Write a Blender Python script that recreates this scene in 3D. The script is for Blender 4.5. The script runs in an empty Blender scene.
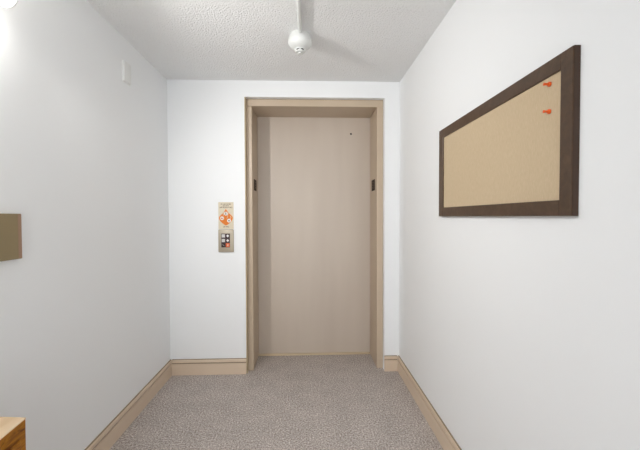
import bpy, bmesh, math, random
from mathutils import Vector, Matrix
random.seed(3)
S = bpy.context.scene
C = S.collection

# ---------------------------------------------------------------- camera, world, exposure
YAW, PITCH, ROLL, FPX, EYE = 0.0373, -0.0239, 0.0030, 357.94, 1.2511
cd = bpy.data.cameras.new('camera'); cam = bpy.data.objects.new('camera', cd); C.objects.link(cam)
cd.sensor_width = 36; cd.lens = 36 * FPX / 640; cd.clip_start = .02
fwd = Vector((math.sin(YAW) * math.cos(PITCH), math.cos(YAW) * math.cos(PITCH), math.sin(PITCH)))
right = Vector((math.cos(YAW), -math.sin(YAW), 0)); up = right.cross(fwd)
r2 = right * math.cos(ROLL) - up * math.sin(ROLL); u2 = right * math.sin(ROLL) + up * math.cos(ROLL)
cam.matrix_world = Matrix.Translation((0, 0, EYE)) @ Matrix((r2, u2, -fwd)).transposed().to_4x4()
S.camera = cam
w = bpy.data.worlds.new('ambient_fill'); S.world = w; w.use_nodes = True
bg = w.node_tree.nodes['Background']; bg.inputs[0].default_value = (.94, .97, 1, 1); bg.inputs[1].default_value = 3.2  # even fill light added, entering through the corridor's open rear end
vs = S.view_settings
vs.view_transform = 'Standard'; vs.look = 'None'; vs.gamma = 1; vs.use_curve_mapping = False; vs.exposure = 0.0
SCONCE = 23.0
BEAM, BEAM_DEG, BEAM_DIR = 56.0, 126, (1.25, 1.0, -.60)

# ---------------------------------------------------------------- dimensions (metres, corridor along +Y)
L, R, D, H = -1.0804, .7435, 2.8482, 2.3179
REAR = -1.5  # corridor left open here to let the world fill light in
IL, IR, OH = -.4355, .5732, 2.134
FL, FR, FT = -.4850, .6235, 2.1906
FP, DB = -.0512, 3.2207

# ---------------------------------------------------------------- materials
def mat(name, col, rough=.6, metal=0, spec=.5):
    m = bpy.data.materials.new(name); m.use_nodes = True
    b = m.node_tree.nodes['Principled BSDF']
    b.inputs['Base Color'].default_value = (*col, 1); b.inputs['Roughness'].default_value = rough
    b.inputs['Metallic'].default_value = metal; b.inputs['Specular IOR Level'].default_value = spec
    return m
def N(m, t, **k):
    n = m.node_tree.nodes.new(t)
    for a, v in k.items():
        if a in n.inputs: n.inputs[a].default_value = v
        else: setattr(n, a, v)
    return n
def lk(m, a, b): m.node_tree.links.new(a, b)
def coords(m, scale=(1, 1, 1)):
    g = N(m, 'ShaderNodeNewGeometry'); mp = N(m, 'ShaderNodeMapping'); mp.inputs['Scale'].default_value = scale
    lk(m, g.outputs['Position'], mp.inputs['Vector']); return mp.outputs[0]
def ramp(m, fac, stops):
    r = N(m, 'ShaderNodeValToRGB'); e = r.color_ramp.elements
    while len(e) < len(stops): e.new(.5)
    for q, (p, c) in zip(e, stops): q.position = p; q.color = (*c, 1)
    lk(m, fac, r.inputs[0]); return r.outputs[0]
def bump(m, h, strength, dist):
    b = N(m, 'ShaderNodeBump'); b.inputs['Strength'].default_value = strength; b.inputs['Distance'].default_value = dist
    lk(m, h, b.inputs['Height']); lk(m, b.outputs[0], m.node_tree.nodes['Principled BSDF'].inputs['Normal'])
def BSDF(m): return m.node_tree.nodes['Principled BSDF']

M_wall = mat('white_wall_paint', (.875, .885, .89), .55, spec=.3)
n = N(M_wall, 'ShaderNodeTexNoise', Scale=260.0, Detail=2.0); lk(M_wall, coords(M_wall), n.inputs['Vector']); bump(M_wall, n.outputs[0], .06, .001)

M_ceil = mat('popcorn_ceiling', (.92, .92, .915), .9, spec=.1)
cc = coords(M_ceil)
v = N(M_ceil, 'ShaderNodeTexVoronoi', Scale=105.0); lk(M_ceil, cc, v.inputs['Vector'])
n = N(M_ceil, 'ShaderNodeTexNoise', Scale=95.0, Detail=4.0, Roughness=.65); lk(M_ceil, cc, n.inputs['Vector'])
mx = N(M_ceil, 'ShaderNodeMath', operation='SUBTRACT'); lk(M_ceil, n.outputs[0], mx.inputs[0])
ms = N(M_ceil, 'ShaderNodeMath', operation='MULTIPLY'); ms.inputs[1].default_value = .35; lk(M_ceil, v.outputs['Distance'], ms.inputs[0]); lk(M_ceil, ms.outputs[0], mx.inputs[1])
bump(M_ceil, mx.outputs[0], .9, .010)

M_carpet = mat('speckled_carpet', (.3, .27, .25), .95, spec=.05)
cc = coords(M_carpet)
n1 = N(M_carpet, 'ShaderNodeTexNoise', Scale=105.0, Detail=3.0, Roughness=.75); lk(M_carpet, cc, n1.inputs['Vector'])
c1 = ramp(M_carpet, n1.outputs[0], [(.31, (.15, .12, .105)), (.45, (.40, .35, .32)), (.55, (.53, .475, .44)), (.69, (.95, .90, .84))])
n2 = N(M_carpet, 'ShaderNodeTexNoise', Scale=7.0, Detail=2.0); lk(M_carpet, cc, n2.inputs['Vector'])
c2 = ramp(M_carpet, n2.outputs[0], [(.3, (.93, .93, .93)), (.7, (1.05, 1.05, 1.05))])
mm = N(M_carpet, 'ShaderNodeMix', data_type='RGBA', blend_type='MULTIPLY'); mm.inputs[0].default_value = 1
lk(M_carpet, c1, mm.inputs[6]); lk(M_carpet, c2, mm.inputs[7]); lk(M_carpet, mm.outputs[2], BSDF(M_carpet).inputs['Base Color'])
bump(M_carpet, n1.outputs[0], .7, .006)

TAN = (.52, .415, .325)
M_base = mat('tan_skirting_paint', (.70, .56, .425), .38)
M_shade = mat('shade_brown', (.30, .225, .15), .7)  # brown for painted shade lines on the skirting and door head
M_return = mat('olive_tan_return', (.50, .40, .26), .6)
M_frame = mat('tan_enamel_frame', (.50, .42, .345), .4)
n = N(M_frame, 'ShaderNodeTexNoise', Scale=3.0); lk(M_frame, coords(M_frame, (1, 1, .3)), n.inputs['Vector'])
lk(M_frame, ramp(M_frame, n.outputs[0], [(.3, (.52, .415, .30)), (.7, (.555, .445, .33))]), BSDF(M_frame).inputs['Base Color'])
M_door = mat('tan_enamel_door', (.60, .50, .40), .36)
n = N(M_door, 'ShaderNodeTexNoise', Scale=2.0); lk(M_door, coords(M_door, (3, 1, .4)), n.inputs['Vector'])
lk(M_door, ramp(M_door, n.outputs[0], [(.3, (.545, .462, .385)), (.7, (.585, .502, .42))]), BSDF(M_door).inputs['Base Color'])
M_sill = mat('brass_tan_sill', (.62, .5, .34), .4, .2)
M_black = mat('black_hole', (.01, .01, .01), .8)
M_bronze = mat('dark_bronze', (.04, .022, .012), .7, 0, .2)
M_bronze2 = mat('worn_bronze', (.2, .14, .1), .45, .3)
M_wood = mat('dark_walnut', (.07, .035, .02), .38)
cc = coords(M_wood, (1, 8, 8)); n = N(M_wood, 'ShaderNodeTexNoise', Scale=5.0, Detail=5.0, Distortion=.6); lk(M_wood, cc, n.inputs['Vector'])
lk(M_wood, ramp(M_wood, n.outputs[0], [(.3, (.052, .026, .011)), (.55, (.072, .037, .017)), (.75, (.095, .052, .026))]), BSDF(M_wood).inputs['Base Color'])
M_edge = mat('dark_stained_edge', (.035, .014, .004), .5)
M_fabric = mat('woven_tan_fabric', (.56, .45, .30), .9, spec=.1)
cc = coords(M_fabric, (1, 1, 1))
n = N(M_fabric, 'ShaderNodeTexNoise', Scale=1.0, Detail=3.0); mp = coords(M_fabric, (60, 500, 60)); lk(M_fabric, mp, n.inputs['Vector'])
lk(M_fabric, ramp(M_fabric, n.outputs[0], [(.3, (.53, .415, .27)), (.7, (.60, .475, .325))]), BSDF(M_fabric).inputs['Base Color']); bump(M_fabric, n.outputs[0], .3, .001)
M_pin = mat('orange_plastic', (.75, .10, .01), .3)
M_white = mat('white_plastic', (.82, .82, .8), .4)
M_enamel = mat('white_conduit_paint', (.70, .71, .69), .4)
M_steel = mat('steel', (.6, .6, .6), .3, .9)
M_plate = mat('satin_champagne_metal', (.44, .38, .29), .42, .25)
M_sign = mat('cream_sign_face', (.70, .62, .47), .5)
M_text = mat('brown_print', (.10, .05, .02), .6)
M_orange = mat('orange_print', (.72, .185, .003), .5)
M_dorange = mat('dark_orange_print', (.55, .10, .005), .5)
M_insert = mat('dark_maroon_insert', (.045, .02, .022), .35)
M_button = mat('pale_grey_button', (.62, .60, .58), .4)
M_redlens = mat('orange_red_lens', (.75, .13, .03), .3)
M_olive = mat('olive_tan_enamel', (.27, .205, .105), .5, .0)
M_olive2 = mat('brown_tan_edge', (.34, .21, .14), .5)
M_top = mat('pale_maple', (.66, .44, .24), .35)
cc = coords(M_top, (14, 2, 14)); n = N(M_top, 'ShaderNodeTexNoise', Scale=3.0, Detail=4.0); lk(M_top, cc, n.inputs['Vector'])
lk(M_top, ramp(M_top, n.outputs[0], [(.3, (.72, .50, .28)), (.7, (.82, .62, .40))]), BSDF(M_top).inputs['Base Color'])
M_side = mat('golden_oak', (.25, .1, .01), .5, spec=.2)
cc = coords(M_side, (18, 3, 3)); n = N(M_side, 'ShaderNodeTexNoise', Scale=4.0, Detail=6.0, Distortion=1.5); mp = coords(M_side, (8, 3, 20)); lk(M_side, mp, n.inputs['Vector'])
lk(M_side, ramp(M_side, n.outputs[0], [(.3, (.13, .035, .003)), (.5, (.33, .125, .008)), (.72, (.45, .19, .015))]), BSDF(M_side).inputs['Base Color'])
M_glow = bpy.data.materials.new('lit_diffuser'); M_glow.use_nodes = True
b = BSDF(M_glow); b.inputs['Base Color'].default_value = (.9, .9, .88, 1); b.inputs['Emission Color'].default_value = (1, .975, .93, 1); b.inputs['Emission Strength'].default_value = SCONCE

# ---------------------------------------------------------------- helpers
def box(bm, x0, x1, y0, y1, z0, z1, bev=0):
    r = bmesh.ops.create_cube(bm, size=1); vs_ = r['verts']
    for q in vs_:
        q.co = Vector((x0 + (q.co.x + .5) * (x1 - x0), y0 + (q.co.y + .5) * (y1 - y0), z0 + (q.co.z + .5) * (z1 - z0)))
    if bev:
        es = list({e for q in vs_ for e in q.link_edges})
        bmesh.ops.bevel(bm, geom=es, offset=bev, segments=2, affect='EDGES', profile=.5)
def B(*a, bev=0):
    bm = bmesh.new(); box(bm, *a, bev=bev); return bm
def lathe(bm, prof, cx, cy, cz, axis='z', seg=40):
    rings = []
    def P(r, t, a):
        c, s = r * math.cos(a), r * math.sin(a)
        if axis == 'z': return Vector((cx + c, cy + s, cz + t))
        if axis == 'x': return Vector((cx + t, cy + c, cz + s))
        return Vector((cx + c, cy + t, cz + s))
    for r, t in prof:
        rings.append([bm.verts.new(P(r, t, 2 * math.pi * i / seg)) for i in range(seg)])
    for a, b_ in zip(rings, rings[1:]):
        for i in range(seg):
            bm.faces.new((a[i], a[(i + 1) % seg], b_[(i + 1) % seg], b_[i]))
    for rg in (rings[0], rings[-1]):
        bm.faces.new(rg)
    bmesh.ops.recalc_face_normals(bm, faces=bm.faces)
def prism(bm, pts, y0, y1):
    a = [bm.verts.new((x, y0, z)) for x, z in pts]; b_ = [bm.verts.new((x, y1, z)) for x, z in pts]
    bm.faces.new(a); bm.faces.new(b_[::-1]); n_ = len(pts)
    for i in range(n_): bm.faces.new((a[i], b_[i], b_[(i + 1) % n_], a[(i + 1) % n_]))
    bmesh.ops.recalc_face_normals(bm, faces=bm.faces)
def sweep(bm, prof, p0, p1, nrm):
    """prof = (out, z) points extruded from p0 to p1 along the wall, nrm points into the room"""
    a = [bm.verts.new((p0[0] + nrm[0] * o, p0[1] + nrm[1] * o, z)) for o, z in prof]
    b_ = [bm.verts.new((p1[0] + nrm[0] * o, p1[1] + nrm[1] * o, z)) for o, z in prof]
    bm.faces.new(a); bm.faces.new(b_[::-1]); n_ = len(prof)
    for i in range(n_): bm.faces.new((a[i], b_[i], b_[(i + 1) % n_], a[(i + 1) % n_]))
    bmesh.ops.recalc_face_normals(bm, faces=bm.faces)
def obj(name, bm, m, parent=None, smooth=False, local=False, label=None):
    if parent is not None and not local:
        o_ = parent; off = Vector((0, 0, 0))
        while o_ is not None: off += o_.location; o_ = o_.parent
        bmesh.ops.translate(bm, verts=bm.verts, vec=-off)
    me = bpy.data.meshes.new(name); bm.to_mesh(me); bm.free(); me.materials.append(m)
    if smooth:
        for p in me.polygons: p.use_smooth = True
        me.set_sharp_from_angle(angle=math.radians(35))
    o = bpy.data.objects.new(name, me); C.objects.link(o)
    if parent is not None: o.parent = parent
    if label: o['label'] = label
    return o
def thing(name, label, cat, loc, rz=0, group=None):
    o = bpy.data.objects.new(name, None); o.empty_display_size = .05; C.objects.link(o)
    o.location = loc; o.rotation_euler = (0, 0, rz); o['label'] = label; o['category'] = cat
    if group: o['group'] = group
    return o
def struct(name, bm, m):
    o = obj(name, bm, m); o['kind'] = 'structure'; return o
def lettering(text, size, x, y, z, m, parent, name='lettering', squash=1.0):
    c = bpy.data.curves.new('t', 'FONT'); c.body = text; c.size = size; c.align_x = 'CENTER'; c.align_y = 'CENTER'; c.extrude = .0002; c.offset = size * .02
    t = bpy.data.objects.new('t', c); C.objects.link(t)
    bpy.context.view_layer.update()
    me = bpy.data.meshes.new_from_object(t.evaluated_get(bpy.context.evaluated_depsgraph_get()))
    bpy.data.objects.remove(t)
    bm = bmesh.new(); bm.from_mesh(me)
    bmesh.ops.transform(bm, matrix=Matrix.Translation((x, y, z)) @ Matrix.Rotation(math.pi / 2, 4, 'X') @ Matrix.Diagonal((squash, 1, 1, 1)), verts=bm.verts)
    return obj(name, bm, m, parent)

# ---------------------------------------------------------------- structure
T = .12
struct('floor', B(L - T, R + T, REAR, DB + .1, -T, 0), M_carpet)
struct('ceiling', B(L - T, R + T, REAR, DB + .1, H, H + T), M_ceil)
struct('wall_left', B(L - T, L, REAR, DB + .1, 0, H), M_wall)
struct('wall_right', B(R, R + T, REAR, DB + .1, 0, H), M_wall)
bm = bmesh.new(); e = .044
box(bm, L, FL, D, DB + .06, 0, H); box(bm, FR, R, D, DB + .06, 0, H)
box(bm, FL, FR, D, DB + .06, FT, H); box(bm, L, R, DB + .06, DB + .1, 0, H)
struct('wall_back', bm, M_wall)

PROF = [(0, 0), (.0146, 0), (.0146, .0890), (.0030, .0900), (.0030, .0975), (.0135, .0985), (.0135, .1160), (.0110, .1198), (0, .1198)]
TOPP = [(0, .1200), (.0060, .1200), (.0050, .1247), (0, .1247)]  # thin strip, paints the shadow gap between skirting and wall
def skirting(name, runs):
    bm = bmesh.new()
    for q in runs: sweep(bm, PROF, *q)
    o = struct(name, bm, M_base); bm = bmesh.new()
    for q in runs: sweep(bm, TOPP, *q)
    obj('top_shade', bm, M_shade, o, label='brown strip painting the shadow gap along the top')
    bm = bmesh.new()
    for q in runs: sweep(bm, [(.0029, .0902), (.0085, .0902), (.0085, .0973), (.0029, .0973)], *q)  # strip lying in the groove, its shade put into the colour
    obj('groove', bm, M_shade, o, label='brown strip painting the shade in the groove below the bead')
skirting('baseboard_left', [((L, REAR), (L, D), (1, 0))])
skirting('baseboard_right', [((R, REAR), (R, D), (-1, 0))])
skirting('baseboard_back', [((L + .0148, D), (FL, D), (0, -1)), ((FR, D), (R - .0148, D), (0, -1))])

# elevator frame
tr = bpy.data.objects.new('trim_1', None); C.objects.link(tr); tr.location = ((IL + IR) / 2, D, 0); tr['kind'] = 'structure'
F = D - FP
g_ = .0006
def jamb(xi, xo):
    return B(min(xi, xo), max(xi, xo), F, DB, 0, OH - .0008, bev=.002)
obj('jamb', jamb(IL, FL + g_), M_frame, tr); obj('jamb', jamb(IR, FR - g_), M_frame, tr)
obj('head_jamb', B(FL + g_, FR - g_, F, DB, OH + .0008, FT - g_, bev=.002), M_frame, tr)
obj('return_panel', B(FL + .0002, FL + .008, D - .0006, F + .001, 0, FT - .0005), M_return, tr)
bm = bmesh.new(); box(bm, FL + .0085, FR - .001, F - .003, F + .001, FT - .0035, FT - .0002)  # shade of the downward return, painted as a thin strip
obj('edge_strip', bm, M_shade, tr, label='brown strip painting the shaded return above the head')
dr = bpy.data.objects.new('door_1', None); C.objects.link(dr); dr.location = ((IL + IR) / 2, DB, 0); dr['kind'] = 'structure'
bm = B(FL + .002, FR - .002, DB + .002, DB + .042, .004, OH + .03)
obj('door_panel', bm, M_door, dr)
bm = bmesh.new(); lathe(bm, [(.0085, 0), (.0085, -.0012), (.0062, -.002)], .401, DB + .0025, 1.991, 'y', 20); obj('keyhole', bm, M_black, dr)
obj('sill', B(IL, IR, DB - .022, DB + .001, 0, .014, bev=.002), M_sill, dr)

# ---------------------------------------------------------------- hall position plates inside the jambs
def lantern(x, s, label):
    t = thing('indicator_plate', label, 'indicator', (x, 3.06, 1.470), 0, 'elevator indicator plates')
    a, b_ = sorted((x, x + s * .003))
    obj('plate', B(a, b_, 2.990, 3.125, 1.470, 1.563, bev=.001), M_bronze, t)
    for z in (1.494, 1.517, 1.540):
        bm = bmesh.new(); lathe(bm, [(.007, 0), (.007, s * .0016), (.004, s * .0022)], x + s * .0028, 3.058, z, 'x', 18)
        obj('lens', bm, M_bronze2, t, label='worn bronze dot')
lantern(IL, 1, 'dark bronze plate set in the left jamb of the elevator opening')
lantern(IR, -1, 'dark bronze plate set in the right jamb of the elevator opening')

# ---------------------------------------------------------------- fire sign
sx, sz0, sz1 = -.6345, 1.162, 1.373
t = thing('fire_sign', 'cream elevator fire notice with orange flame above the call button panel', 'sign', (sx, D, sz0))
obj('sign_plate', B(sx - .0590, sx + .0590, D - .005, D, sz0, sz1, bev=.001), M_sign, t)
yf = D - .0052
for txt, z, s, q in (('IN CASE OF FIRE', 1.357, .0135, .80), ('DO NOT', 1.344, .0125, .95), ('USE ELEVATORS', 1.331, .0135, 1.02), ('USE   STAIRS', 1.179, .0125, .62)):
    lettering(txt, s, sx, yf, z, M_text, t, squash=q)
half = [(0, .128), (.010, .112), (.019, .098), (.031, .088), (.043, .077), (.052, .066), (.054, .056), (.051, .044), (.042, .030), (.028, .016), (.012, .003), (0, -.003)]
pts = [(sx + x, 1.192 + z) for x, z in half] + [(sx - x, 1.192 + z) for x, z in half[-2:0:-1]]
bm = bmesh.new(); prism(bm, pts, yf - .0006, yf); fl = obj('flame', bm, M_orange, t)
for pth in ([(-.016, .075), (-.022, .088), (-.014, .100)], [(.006, .052), (.014, .066), (.012, .080), (.022, .092)], [(.032, .050), (.040, .060), (.034, .074)]):
    bm = bmesh.new()
    for (x0, z0), (x1, z1) in zip(pth, pth[1:]):
        d = Vector((x1 - x0, z1 - z0)).normalized() * .0016; p = Vector((-d.y, d.x))
        prism(bm, [(sx + x0 - p.x - d.x * .5, 1.192 + z0 - p.y), (sx + x0 + p.x, 1.192 + z0 + p.y), (sx + x1 + p.x, 1.192 + z1 + p.y), (sx + x1 - p.x, 1.192 + z1 - p.y)], yf - .0012, yf - .0006)
    obj('flame_line', bm, M_sign, fl)
for cx, cz, k in ((0, 1.283, 0), (-.030, 1.247, 1), (.024, 1.228, 2)):
    bm = bmesh.new(); lathe(bm, [(.0145, 0), (.0145, -.0008)], sx + cx, yf - .0006, cz, 'y', 28); d = obj('symbol_disc', bm, M_white, fl)
    bm = bmesh.new(); y0, y1 = yf - .0020, yf - .0014
    X = sx + cx
    if k == 0:
        box(bm, X - .004, X + .004, y0, y1, cz - .008, cz + .003); lathe(bm, [(.003, 0), (.003, -.0006)], X, y1, cz + .007, 'y', 12)
        m = M_text
    elif k == 1:
        prism(bm, [(X - .009, cz - .004), (X + .009, cz - .004), (X + .009, cz), (X + .003, cz), (X + .003, cz + .004), (X - .009, cz + .004)], y0, y1); m = M_dorange
    else:
        prism(bm, [(X, cz + .007), (X + .006, cz), (X + .004, cz - .007), (X - .004, cz - .007), (X - .006, cz)], y0, y1); m = M_text
    obj('symbol', bm, m, fl)

t.location.z -= .0075; bpy.context.view_layer.update()
# ---------------------------------------------------------------- call button panel
t = thing('call_button_panel', 'champagne metal elevator call panel with dark button insert below the fire notice', 'button panel', (sx, D, .975))
obj('face_plate', B(sx - .0600, sx + .0600, D - .014, D, .975, 1.154, bev=.005), M_plate, t, smooth=True)
ix0, ix1, iz0, iz1 = sx - .0355, sx + .0315, 1.013, 1.122
ins = obj('button_insert', B(ix0, ix1, D - .0158, D - .0135, iz0, iz1, bev=.0006), M_insert, t)
yb = D - .0158; cw = (ix1 - ix0) / 2; ch = (iz1 - iz0) / 3
for r in range(3):
    for c_ in range(2):
        x = ix0 + cw * (c_ + .5); z = iz1 - ch * (r + .5)
        if c_ == 0 and r < 2:
            obj('push_button', B(x - .0125, x + .0125, yb - .004, yb, z - .0125, z + .0125, bev=.0012), M_button, t, label='pale grey square push button')
        elif c_ == 1 and r < 2:
            bm = bmesh.new(); prism(bm, [(x, z + .0115), (x + .0105, z), (x, z - .0115), (x - .0105, z)], yb - .003, yb); obj('indicator_lens', bm, M_white, t, label='white diamond lens')
        elif c_ == 0:
            bm = bmesh.new(); lathe(bm, [(.011, 0), (.011, -.002), (.009, -.003)], x, yb, z, 'y', 24); k = obj('key_switch', bm, M_bronze, t)
            bm = bmesh.new(); prism(bm, [(x - .008, z + .0045), (x - .0065, z + .006), (x + .008, z - .0045), (x + .0065, z - .006)], yb - .0036, yb - .0030); obj('key_slot', bm, M_steel, k)
        else:
            k = obj('alarm_lens', B(x - .0145, x + .0145, yb - .003, yb, z - .015, z + .015, bev=.001), M_redlens, t, label='orange red square lens')
            bm = bmesh.new(); prism(bm, [(x + .001, z + .010), (x + .006, z + .002), (x + .002, z - .010), (x - .001, z - .010), (x - .003, z)], yb - .0036, yb - .003); obj('lens_mark', bm, M_sign, k)

t.location.z -= .003
# ---------------------------------------------------------------- notice board on right wall
Y0, Y1, Z0, Z1 = .955, 1.937, 1.250, 1.713; tb = .020; X0 = R - tb
t = thing('notice_board', 'tan fabric notice board in dark walnut frame hung on the right wall', 'notice board', (R, (Y0 + Y1) / 2, Z0))
wr, wl, wt = .047, .056, .046
def rail(pts, label=None):       # pts = (y, z) on the front; thickness X0..R
    bm = bmesh.new()
    a = [bm.verts.new((X0, y, z)) for y, z in pts]; b_ = [bm.verts.new((R, y, z)) for y, z in pts]
    bm.faces.new(a); bm.faces.new(b_[::-1])
    for i in range(4): bm.faces.new((a[i], b_[i], b_[(i + 1) % 4], a[(i + 1) % 4]))
    bmesh.ops.recalc_face_normals(bm, faces=bm.faces)
    bmesh.ops.bevel(bm, geom=list(bm.edges), offset=.0012, segments=1, affect='EDGES')
    return obj('frame_rail', bm, M_wood, t)
rail([(Y0, Z0), (Y0 + wr, Z0), (Y0 + wr, Z1), (Y0, Z1)])
rail([(Y1 - wl, Z0), (Y1, Z0), (Y1, Z1), (Y1 - wl, Z1)])
rail([(Y0 + wr, Z0), (Y1 - wl, Z0), (Y1 - wl, Z0 + wt), (Y0 + wr, Z0 + wt)])
rail([(Y0 + wr, Z1 - wt), (Y1 - wl, Z1 - wt), (Y1 - wl, Z1), (Y0 + wr, Z1)])
obj('edge_strip', B(X0 + .003, R, Y0 - .0022, Y0 - .0001, Z0, Z1), M_edge, t, label='near black side edge of the frame')
obj('fabric_panel', B(X0 + .006, R - .001, Y0 + wr + .0005, Y1 - wl - .0005, Z0 + wt + .0005, Z1 - wt - .0005), M_fabric, t)
xf = X0 + .006
def pin(y, z, label):
    p = thing('push_pin', label, 'push pin', (xf, y, z), 0, 'orange push pins')
    bm = bmesh.new(); lathe(bm, [(.0068, -.0008), (.0074, -.003), (.0070, -.006), (.0036, -.009), (.0034, -.016), (.0046, -.018), (.0046, -.020), (.002, -.021)], xf, y, z, 'x', 20); obj('pin_head', bm, M_pin, p, smooth=True)
    bm = bmesh.new(); lathe(bm, [(.0006, 0), (.0006, -.004)], xf, y, z, 'x', 8); obj('pin_needle', bm, M_steel, p)
pin(1.053, 1.644, 'orange push pin stuck highest on the tan notice board')
pin(1.053, 1.563, 'orange push pin stuck below the other one on the notice board')

# ---------------------------------------------------------------- sprinkler pipe and head on ceiling
px, py = -.034, 2.130
t = thing('sprinkler_pipe', 'white painted pipe running along the textured ceiling to the domed head', 'pipe', (px, 1.0, H - .03))
bm = bmesh.new(); lathe(bm, [(.0120, REAR + .02), (.0120, py - .055)], px, 0, H - .0135, 'y', 20); obj('pipe_run', bm, M_enamel, t, smooth=True)
for yy in (-1.1, .5, 1.1):
    bm = bmesh.new(); lathe(bm, [(.016, yy - .01), (.016, yy + .01)], px, 0, H - .0165, 'y', 20); box(bm, px - .012, px + .012, yy - .009, yy + .009, H - .014, H); obj('pipe_clip', bm, M_enamel, t)
t = thing('domed_sprinkler', 'round white domed sprinkler head at the end of the ceiling pipe', 'sprinkler', (px, py, H))
bm = bmesh.new(); lathe(bm, [(.058, 0), (.061, -.010), (.067, -.024), (.0705, -.038), (.071, -.050), (.066, -.062), (.056, -.073), (.042, -.081), (.034, -.085)], px, py, H, 'z', 48); obj('dome', bm, M_enamel, t, smooth=True)
bm = bmesh.new(); lathe(bm, [(.034, -.083), (.032, -.096), (.027, -.103), (.022, -.104)], px, py, H, 'z', 32); nz = obj('nozzle', bm, M_enamel, t, smooth=True)
for s in (-1, 1):
    bm = bmesh.new(); prism(bm, [(px + s * .003, H - .093), (px + s * .017, H - .0945), (px + s * .021, H - .100), (px + s * .013, H - .0975), (px + s * .005, H - .096)], py - .0345, py - .024); obj('nozzle_slot', bm, M_black, nz, label='black slot')
bm = bmesh.new(); lathe(bm, [(.010, -.103), (.010, -.110), (.017, -.1105), (.017, -.113)], px, py, H, 'z', 24); obj('deflector', bm, M_enamel, nz)

# ---------------------------------------------------------------- chime box on left wall
t = thing('wall_chime', 'small white box mounted high on the left wall', 'chime', (L, 2.207, 2.056))
obj('cover', B(L, L + .013, 2.170, 2.249, 2.056, 2.175, bev=.0025), M_white, t, smooth=True)
obj('base_plate', B(L, L + .003, 2.166, 2.253, 2.052, 2.179), M_white, t)

# ---------------------------------------------------------------- wall box on the left wall
t = thing('wall_box', 'flat olive tan metal box mounted at eye height on the left wall', 'box', (L, 1.15, 1.098))
obj('housing', B(L, L + .020, .985, 1.373, 1.098, 1.2645, bev=.002), M_olive, t)
obj('cover_edge', B(L + .0196, L + .0206, 1.356, 1.3715, 1.100, 1.2625), M_olive2, t, label='brownish edge strip')

# ---------------------------------------------------------------- light bar on left wall
t = thing('wall_light', 'lit white light bar mounted high on the left wall', 'wall lamp', (L, 1.12, 1.955))
obj('back_plate', B(L, L + .022, .94, 1.290, 1.955, 2.090, bev=.002), M_white, t)
bm = bmesh.new(); lathe(bm, [(.020, .95), (.032, .952), (.034, .96), (.034, 1.262), (.032, 1.268), (.030, 1.270)], L + .066, 0, 1.998, 'y', 32); obj('lamp_tube', bm, M_glow, t, smooth=True)
for y in (.945, 1.275):
    bm = bmesh.new(); lathe(bm, [(.032, -.004), (.034, -.003), (.034, .003), (.032, .004)], L + .066, y, 1.998, 'y', 32); obj('end_cap', bm, M_white, t, smooth=True)
    obj('end_bracket', B(L + .020, L + .055, y - .003, y + .003, 1.984, 2.012), M_white, t)
bm = bmesh.new(); lathe(bm, [(.018, 1.279), (.018, 1.283), (.014, 1.284)], L + .078, 0, 1.998, 'y', 24); obj('end_lens', bm, M_glow, t)
sl = bpy.data.lights.new('wall_light_beam', 'SPOT'); sl.energy = BEAM; sl.color = (1, .985, .965); sl.shadow_soft_size = .016; sl.spot_size = math.radians(BEAM_DEG); sl.spot_blend = 1
so = bpy.data.objects.new('wall_light_beam', sl); C.objects.link(so); so.location = (L + .078, 1.303, 1.965)
so.rotation_euler = Vector(BEAM_DIR).to_track_quat('-Z', 'Y').to_euler()

# ---------------------------------------------------------------- wooden cabinet at left
t = thing('wooden_cabinet', 'low wooden cabinet with pale top and golden oak front by the left wall', 'cabinet', (-.705, .911, 0), math.radians(6))
# local frame: +x towards corridor, -y towards the camera; origin = far right corner
dx, dl = .33, .78
def shear(bm):
    for v_ in bm.verts: v_.co.y -= .20 * v_.co.x
    return bm
obj('cabinet_top', shear(B(-dx, .0005, -dl, .0005, .7470, .750)), M_top, t, local=True)
obj('edge_band', shear(B(-dx, 0, -dl, 0, .722, .7468, bev=.001)), M_side, t, local=True)
obj('carcass', shear(B(-dx, -.0004, -dl, -.0004, .06, .7218)), M_side, t, local=True)
obj('plinth', shear(B(-dx + .02, -.03, -dl + .02, -.02, 0, .06)), M_side, t, local=True)
for i in range(2):
    y1 = -.022 - i * .37; y0 = y1 - .36
    d = obj('drawer', B(-.004, .0035, y0, y1, .56, .708, bev=.0025), M_side, t, local=True)
    bm = bmesh.new(); lathe(bm, [(.005, .0035), (.005, .016), (.012, .022), (.010, .028)], 0, (y0 + y1) / 2, .632, 'x', 20); k = obj('knob', bm, M_bronze, d, local=True, smooth=True)
    dd = obj('door', B(-.004, .0035, y0, y1, .08, .55, bev=.0025), M_side, t, local=True)
    bm = bmesh.new(); lathe(bm, [(.005, .0035), (.005, .016), (.012, .022), (.010, .028)], 0, y0 + .04 if i == 0 else y1 - .04, .34, 'x', 20); obj('knob', bm, M_bronze, dd, local=True, smooth=True)
